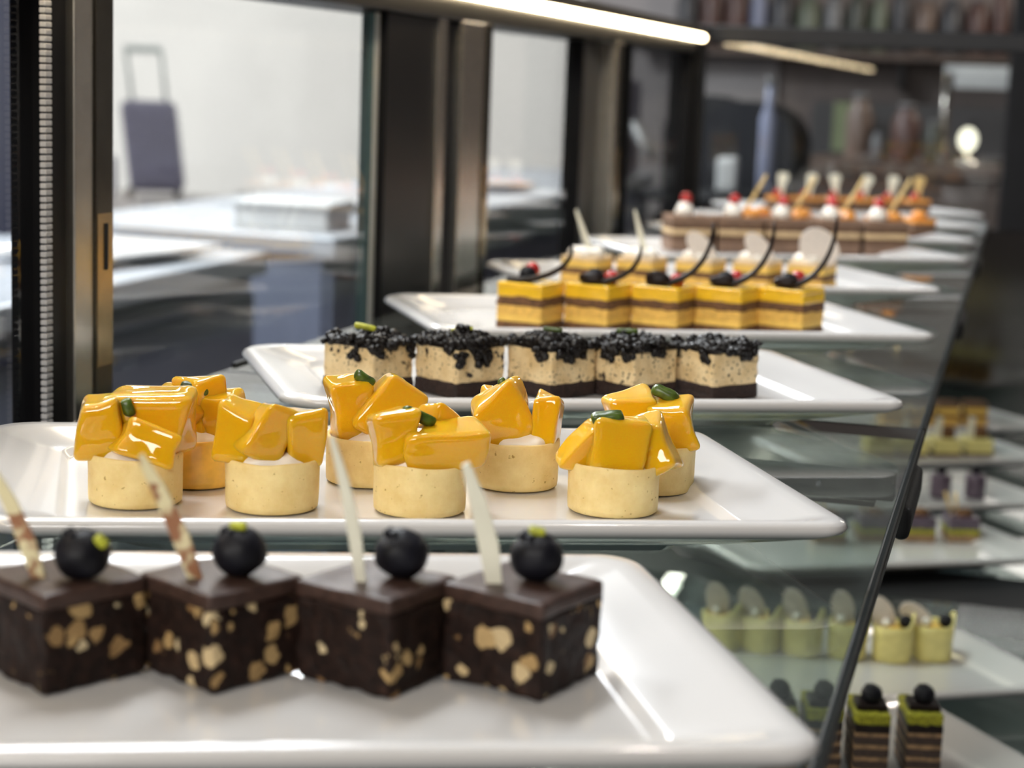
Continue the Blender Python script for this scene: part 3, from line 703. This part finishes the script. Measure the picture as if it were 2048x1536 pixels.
lowrow([(-.162, 2.577), (-.118, 2.602), (-.0739, 2.6253), (-.030, 2.6475)], 'jelly_cake', ['yellow cake with red jelly on the lower shelf, farthest from the bare plate end', 'yellow cake with red jelly on the lower shelf, third from the bare plate end', 'yellow cake with red jelly on the lower shelf, second from the bare plate end', 'yellow cake with red jelly at the bare end of its plate'], 'yellow cakes with red jelly', f5)
def f6(t, i):
    z = layers(t, .034, [('sponge', .011, 'sponge_y', 1, .0006), ('sponge_brown', .006, 'sponge_b', .99, .0005), ('mousse', .009, 'cream_y', .99, .0005), ('cocoa_top', .009, 'mousse_d', .97, .001)], 0, i + 140)
lowrow([(-.162, 2.836), (-.121, 2.857), (-.081, 2.876), (-.040, 2.896)], 'sponge_cake', ['brown topped sponge on the lower shelf, farthest from the bare plate end', 'brown topped sponge on the lower shelf, third from the bare plate end', 'brown topped sponge on the lower shelf, second from the bare plate end', 'brown topped sponge at the bare end of its plate'], 'brown topped sponges', f6)

# ------------------------------------------------------------------ back kitchen behind the rear doors
def counter(y0, y1, label, x0=-1.95, x1=-1.3):
    c = thing('counter_unit', label, 'counter', ((x0 + x1) / 2, (y0 + y1) / 2, 0))
    w, l = (x1 - x0) / 2, (y1 - y0) / 2
    MB().box(-w, w - .03, -l + .01, l - .01, .0, .835).build('body', M['counter'], c)
    MB().box(-w - .01, w, -l, l, .835, .875, .004).build('worktop', M['worktop'], c)
    n = max(1, round(2 * l / .7))
    for k in range(n):
        a = -l + .02 + k * (2 * l - .04) / n; b = a + (2 * l - .04) / n - .012
        d = MB().box(w - .03, w - .012, a, b, .60, .805, .002).build('drawer', M['counter'], c)
        MB().box(w - .012, w - .004, a + .02, b - .02, .79, .800).build('drawer_grip', M['gap'], d)
        MB().box(w - .03, w - .012, a, b, .10, .588, .002).build('cupboard_door', M['counter'], c)
    return c
counter(1.0, 3.08, 'blue-grey kitchen counter with drawers close behind the display case')
counter(3.42, 6.7, 'blue-grey kitchen counter further away beyond the gap')
def dish(x, y, z, r, label, n=1, group=None):
    b = MB()
    for k in range(n):
        b.lathe([(.0002, k * .009), (r * .6, k * .009), (r * .64, .003 + k * .009), (r * .99, .018 + k * .009), (r, .021 + k * .009), (r * .97, .022 + k * .009), (r * .62, .008 + k * .009), (.0002, .007 + k * .009)], 32, None, None, False)
    return tag(b.build('dish', M['porcelain'], None, (x, y, z + .0005)), label, 'dish', group)
def rdish(x, y, z, L, W, a, label):
    o = plate_mesh(L, W).build('serving_plate', M['porcelain'], None, (x, y, z + .0006), R(a)); return tag(o, label, 'plate', 'spare plates in the kitchen')
rdish(-1.475, 2.80, .875, .34, .24, 80, 'spare white plate on the near kitchen counter behind the first clear door pane')
rdish(-1.50, 2.00, .875, .34, .24, 80, 'spare white plate on the near kitchen counter behind the navy door pane')
dish(-1.52, 4.25, .875, .15, 'white round dish at the near end of the far kitchen counter')
dish(-1.55, 4.75, .875, .16, 'white round dish in the middle of the far kitchen counter')
dish(-1.55, 5.30, .875, .17, 'white round dish furthest back on the far kitchen counter')
def tray(x, y, z, w, l, h, label, m='white_paint'):
    t = thing('food_container', label, 'container', (x, y, z + .0005), R(4))
    b = MB().box(-w / 2, w / 2, -l / 2, l / 2, 0, .006).box(-w / 2, -w / 2 + .006, -l / 2, l / 2, 0, h).box(w / 2 - .006, w / 2, -l / 2, l / 2, 0, h).box(-w / 2, w / 2, -l / 2, -l / 2 + .006, 0, h).box(-w / 2, w / 2, l / 2 - .006, l / 2, 0, h)
    b.build('tub', M[m], t); MB().box(-w / 2 - .006, w / 2 + .006, -l / 2 - .006, l / 2 + .006, h, h + .012, .003).build('lid', M[m], t)
tray(-1.47, 3.62, .875, .20, .16, .045, 'white lidded container at the corner of the far kitchen counter')
tray(-2.4, 4.9, .0, .5, .4, .72, 'tall pale lidded bin on the floor behind the far kitchen counter', 'grey_plastic')
tray(-1.78, 2.35, .875, .22, .12, .05, 'small pale lidded box at the back of the near kitchen counter', 'pale_wall')
# coffee grinder on the far counter
g = thing('coffee_grinder', 'dark coffee grinder with a white side plate at the end of the far kitchen counter', 'grinder', (-1.40, 6.35, .875))
MB().box(-.09, .09, -.11, .11, 0, .34, .02).build('body', M['case_fabric'], g)
MB().lathe([(.05, .34), (.06, .36), (.085, .50), (.09, .52), (.0002, .525)], 24).build('hopper', M['case_fabric'], g)
MB().lathe([(.0002, 0), (.07, .0), (.085, .012), (.0, .016)], 24, T(.13, -.06, .13, 0, 60, 0)).build('side_plate', M['white_paint'], g)

# ------------------------------------------------------------------ outside, through the opening
be = thing('stone_bench', 'long grey stone bench outside in front of the pale wall', 'bench', (-4.9, 10.2, -.02))
MB().box(-2.6, 2.2, -.35, .35, .34, .44, .01).build('seat', M['stone'], be)
for x in (-2.2, -.2, 1.8): MB().box(x - .15, x + .15, -.28, .28, 0, .34, .01).build('leg', M['stone'], be)
su = thing('suitcase', 'slate blue suitcase with pulled-up handle standing on the stone bench outside', 'suitcase', (-4.965, 10.02, .4205), R(22))
SHR = Matrix(((.86, 0, -.12, .03), (0, 1, 0, 0), (0, 0, 1.01, 0), (0, 0, 0, 1)))
MB().rbox(.185, .12, .045, .57, .05, 10, M=SHR).build('body', M['case_fabric'], su)
MB().box(-.15, .15, -.14, -.12, .10, .30, .008, SHR).build('front_pocket', M['case_fabric'], su)
MB().tube([(-.115, .07, .55), (-.120, .07, .84), (-.11, .07, .86), (.11, .07, .86), (.12, .07, .84), (.115, .07, .55)], .014, 8, SHR).build('pull_handle', M['grey_plastic'], su)
MB().box(-.13, .13, .045, .095, .845, .885, .01, SHR).build('hand_grip', M['grey_plastic'], su)
for x in (-.14, .14):
    for y in (-.08, .08): MB().lathe([(.0002, -.015), (.03, -.015), (.03, .015), (.0002, .015)], 16, T(x, y, .03, 0, 90, 0), None, False).build('wheel', M['matt_black'], su)
def parcel(x, y, z, w, d, h, lab, m, a=0):
    t = thing('parcel', lab, 'parcel', (x, y, z + .0005), R(a), 'parcels on the outside bench')
    MB().box(-w / 2, w / 2, -d / 2, d / 2, 0, h, .01).build('box', M[m], t); MB().box(-w / 2 - .002, w / 2 + .002, -.03, .03, .001, h + .002).build('tape', M['pale_wall'], t)
parcel(-5.55, 10.15, .4205, .42, .3, .22, 'blue-grey parcel on the stone bench beside the suitcase', 'case_fabric', 10)
parcel(-4.25, 10.2, .4205, .4, .3, .06, 'flat grey parcel on the stone bench on the other side of the suitcase', 'stone', -8)
parcel(-3.7, 10.2, .4205, .36, .3, .13, 'pale parcel at the end of the stone bench', 'white_paint', 6)

# ------------------------------------------------------------------ cafe beyond the end glass
def armchair(x, y, w, top, rz, label):
    t = thing('armchair', label, 'chair', (x, y, 0), R(rz), 'black armchairs beyond the end glass')
    n = 20; v = []; f = []
    outl = [(-w / 2, .48), (-w / 2 * 1.02, top - .12)] + [(-w / 2 + w * (1 - math.cos(PI * k / n)) / 2 * 1, top - .12 + .12 * math.sin(PI * k / n)) for k in range(1, n)] + [(w / 2 * 1.02, top - .12), (w / 2, .48)]
    slab_outline(outl, .09).build('backrest', M['leather'], t).location = (0, .22, 0)
    MB().rbox(w / 2, .25, .40, .52, .05, 8).build('seat', M['leather'], t)
    for s in (-1, 1):
        MB().rbox(.04, .24, .52, .74, .035, 8, M=T(s * (w / 2 + .02), 0, 0)).build('armrest', M['leather'], t)
        for q in (-1, 1): MB().tube([(s * w * .42, q * .2, .42), (s * w * .46, q * .23, 0)], [.02, .014], 8).build('leg', M['matt_black'], t)
    return t
armchair(-.72, 6.1, .38, 1.16, 150, 'black armchair with tall rounded back in the middle beyond the end glass')
armchair(-1.05, 6.9, .34, 1.17, 170, 'black armchair partly behind the nearer one, towards the rear doors')
cu = MB(); cu.rbox(.055, .05, 0, .17, .03, 8, .004, 20, 3)
tb0 = thing('side_table', 'small black side table before the armchairs', 'table', (-.86, 5.55, 0))
MB().lathe([(.0002, .86), (.24, .86), (.25, .87), (.25, .885), (.0002, .89)], 32, None, None, False).build('table_top', M['matt_black'], tb0)
MB().tube([(0, 0, .86), (0, 0, .02)], .03, 12).build('stem', M['matt_black'], tb0)
MB().lathe([(.0002, 0), (.18, 0), (.18, .015), (.03, .03), (.0002, .03)], 32, None, None, False).build('foot', M['matt_black'], tb0)
tag(MB().rbox(.031, .03, 0, .105, .012, 8, .003, 20, 3).build('napkin_holder', M['white_paint'], None, (-.845, 5.50, .8905)), 'white folded napkin stack on the small black side table', 'napkins')
bt = thing('bottle', 'slim pale blue bottle on the small black side table', 'bottle', (-.745, 5.6, .8905))
MB().lathe([(.0002, 0), (.023, 0), (.025, .01), (.025, .22), (.013, .26), (.011, .32), (.0002, .32)], 20, None, None, False).build('body', M['jar2'], bt)
MB().lathe([(.013, .32), (.013, .345), (.0002, .345)], 16).build('cap', M['jar6'], bt)
# brown bar with jars
ba = thing('bar_counter', 'brown wooden bar counter in the cafe beyond the end glass', 'counter', (-.28, 7.3, 0))
MB().box(-.50, .30, -.35, .35, 0, .90, .005).build('body', M['wood'], ba)
MB().box(-.53, .32, -.38, .38, .90, .945, .006).build('top', M['wood'], ba)
for k in range(4): MB().box(-.48 + k * .195, -.48 + k * .195 + .18, -.358, -.35, .08, .84, .003).build('front_panel', M['wood'], ba)
def jar(x, y, z, r, h, m, lab, grp, nm='jar'):
    t = thing(nm, lab, nm, (x, y, z + .0005), 0, grp)
    MB().lathe([(.0002, 0), (r * .95, 0), (r, .01), (r, h * .7), (r * .7, h * .82), (r * .55, h * .9), (r * .55, h * .93), (.0002, h * .93)], 20, None, None, False).build('body', M[m], t)
    MB().lathe([(r * .6, h * .93), (r * .6, h), (.0002, h)], 16).build('cap', M['jar6' if m != 'jar6' else 'jar5'], t)
JB = [(-.60, .05, .25, 'jar4', 'tan jar at the near corner of the bar counter'), (-.53, .03, .12, 'jar6', 'short silver jar beside the tan jar on the bar counter'), (-.425, .055, .22, 'jar0', 'wide russet jar on the bar counter'), (-.325, .033, .16, 'jar1', 'olive jar between russet jar and lamp on the bar counter')]
for x, r, h, m, lab in JB: jar(x, 7.1, .945, r, h, m, lab, 'jars on the bar counter')
la = thing('table_lamp', 'small table lamp with a glowing globe on the bar counter', 'lamp', (-.20, 7.15, .9455))
MB().lathe([(.0002, 0), (.05, 0), (.05, .012), (.012, .02), (.012, .06), (.0002, .06)], 20, None, None, False).build('base', M['chrome'], la)
MB().sphere((0, 0, .095), .038, 3, sc=(.9, .9, 1.15)).build('globe', M['lamp'], la)
ds = thing('display_stand', 'tall steel stand with a white canopy above the bar counter', 'stand', (-.16, 7.42, .9455))
MB().box(-.15, .14, -.12, .12, .34, .37, .004).build('canopy', M['white_paint'], ds)
MB().box(-.11, .17, -.16, -.12, .285, .34, .004).build('canopy_front', M['white_paint'], ds)
for x in (-.14, .13):
    for y in (-.10, .10): MB().tube([(x, y, 0), (x, y, .34)], .011, 8).build('post', M['chrome'], ds)
MB().box(-.15, .14, -.12, .12, .0, .015).build('foot_plate', M['dark_steel'], ds)
# wall shelf with bottles
sh = thing('wall_shelf', 'long dark wall shelf carrying bottles high on the far cafe wall', 'shelf', (-.8, 9.36, 1.36))
MB().box(-1.1, 1.5, -.14, .135, 0, .035, .003).build('board', M['wood'], sh)
for x in (-.9, .2, 1.3): MB().box(x - .015, x + .015, -.10, .135, -.14, 0, .002).build('bracket', M['matt_black'], sh)
rnd = random.Random(5); x = -1.74; k = 0
names = ['russet', 'olive', 'blue-grey', 'sage', 'tan', 'charcoal', 'silver']
order = [5, 0, 0, 2, 5, 3, 6, 1, 3, 5, 4, 5, 0, 0, 1, 6, 5]
prev = None
for m in order:
    r = rnd.uniform(.042, .062); h = rnd.uniform(.27, .34)
    jar(x + r, 9.34, 1.395, r, h, 'jar%d' % m, '%s bottle on the far wall shelf, %s along from its rear-door end' % (names[m], ['first', 'second', 'third', 'fourth', 'fifth', 'sixth', 'seventh', 'eighth', 'ninth', 'tenth', 'eleventh', 'twelfth', 'thirteenth', 'fourteenth', 'fifteenth', 'sixteenth', 'seventeenth'][k]), 'bottles on the far wall shelf', 'bottle')
    x += 2 * r + .012; k += 1
cb = thing('back_cabinet', 'charcoal cabinet with plain doors against the far cafe wall under the bottles', 'cabinet', (-.45, 9.3, 0))
MB().box(-.55, 1.0, -.2, .19, 0, 1.15, .004).build('body', M['charcoal_paint'], cb)
for k in range(4): MB().box(-.53 + k * .38, -.53 + k * .38 + .36, -.215, -.2, .06, 1.1, .003).build('door', M['charcoal_paint'], cb)
nb = tag(MB().box(-.075, .075, -.012, .012, 0, .23, .004).build('notice_board', M['green_board'], None, (-.835, 8.9, 1.03)), None, None)
bd = thing('menu_stand', 'plain pale green board on a thin black stand behind the armchair', 'board', (-.80, 8.9, 0))
nb.parent = bd; nb.location = (0, 0, .92); nb.name = 'board'
MB().tube([(0, 0, .02), (0, 0, .92)], .012, 8).build('pole', M['matt_black'], bd)
MB().lathe([(.0002, 0), (.14, 0), (.14, .015), (.0002, .025)], 24, None, None, False).build('foot', M['matt_black'], bd)

# ------------------------------------------------------------------ light
def area(name, loc, rot, sx, sy, power, col):
    l = bpy.data.lights.new(name, 'AREA'); l.shape = 'RECTANGLE'; l.size = sx; l.size_y = sy; l.energy = power; l.color = col
    o = bpy.data.objects.new(name, l); COL.objects.link(o); o.location = loc; o.rotation_euler = rot; return o
WARM = (1.0, .91, .80)
# the glowing tube along the top rail lights the upper shelf itself; an unseen strip is added under it for the lower plates
area('added_shelf_strip', (-.49, 1.8, .965), (0, R(-30), 0), .02, 2.3, 4.0, (1, .92, .8))
# unseen fill panels added to brighten kitchen and cafe
COOL = (.90, .95, 1.0)
area('kitchen_fill', (-.95, 1.7, 2.98), (0, 0, 0), .4, 1.2, 45, COOL)
area('kitchen_fill', (-2.6, 2.6, 2.98), (0, 0, 0), .6, 1.2, 140, COOL)
area('kitchen_fill', (-2.6, 5.6, 2.98), (0, 0, 0), .6, 1.2, 140, COOL)
area('cafe_fill', (1.3, 7.4, 2.98), (0, R(18), 0), 1.2, .6, 95, WARM)
area('front_fill', (-.6, -2.9, 2.5), (R(72), 0, 0), 2.4, .8, 95, (1.0, .97, .93))  # unseen fill added behind the camera to light the front faces
# unseen ceiling downlights, assumed for top light and small highlights
for i, (x, y) in enumerate([(-.55, -.4), (.35, .55), (-1.0, 1.3), (.6, 2.6), (-.9, 4.4), (-1.3, 7.6), (.8, 5.0)]):
    d = thing('assumed_downlight', 'assumed round ceiling downlight out of view above the case, number %d' % i, 'ceiling light', (x, y, 3.0))
    d['label'] = 'assumed round recessed downlight out of view in the cafe ceiling'; d['group'] = 'assumed ceiling downlights'
    MB().lathe([(.05, 0), (.065, 0), (.065, -.012), (.05, -.012), (.05, 0)], 24, None, None, False).build('ring', M['chrome'], d)
    MB().lathe([(.0002, -.004), (.05, -.004), (.05, -.006), (.0002, -.006)], 24, None, None, False).build('lamp', M['downlight'], d)
    l = bpy.data.lights.new('downlight', 'SPOT'); l.energy = 17; l.color = WARM; l.spot_size = R(95); l.spot_blend = .5; l.shadow_soft_size = .04
    o = bpy.data.objects.new('downlight', l); COL.objects.link(o); o.location = (x, y, 2.97)
w = bpy.data.worlds.new('sky'); scene.world = w; w.use_nodes = True
bg = w.node_tree.nodes['Background']; bg.inputs[0].default_value = (1.0, .985, .96, 1); bg.inputs[1].default_value = 1.95
scene.cycles.max_bounces = 10; scene.cycles.transparent_max_bounces = 24; scene.cycles.caustics_reflective = False; scene.cycles.caustics_refractive = False
scene.cycles.use_denoising = True
scene.cycles.sample_clamp_indirect = 6
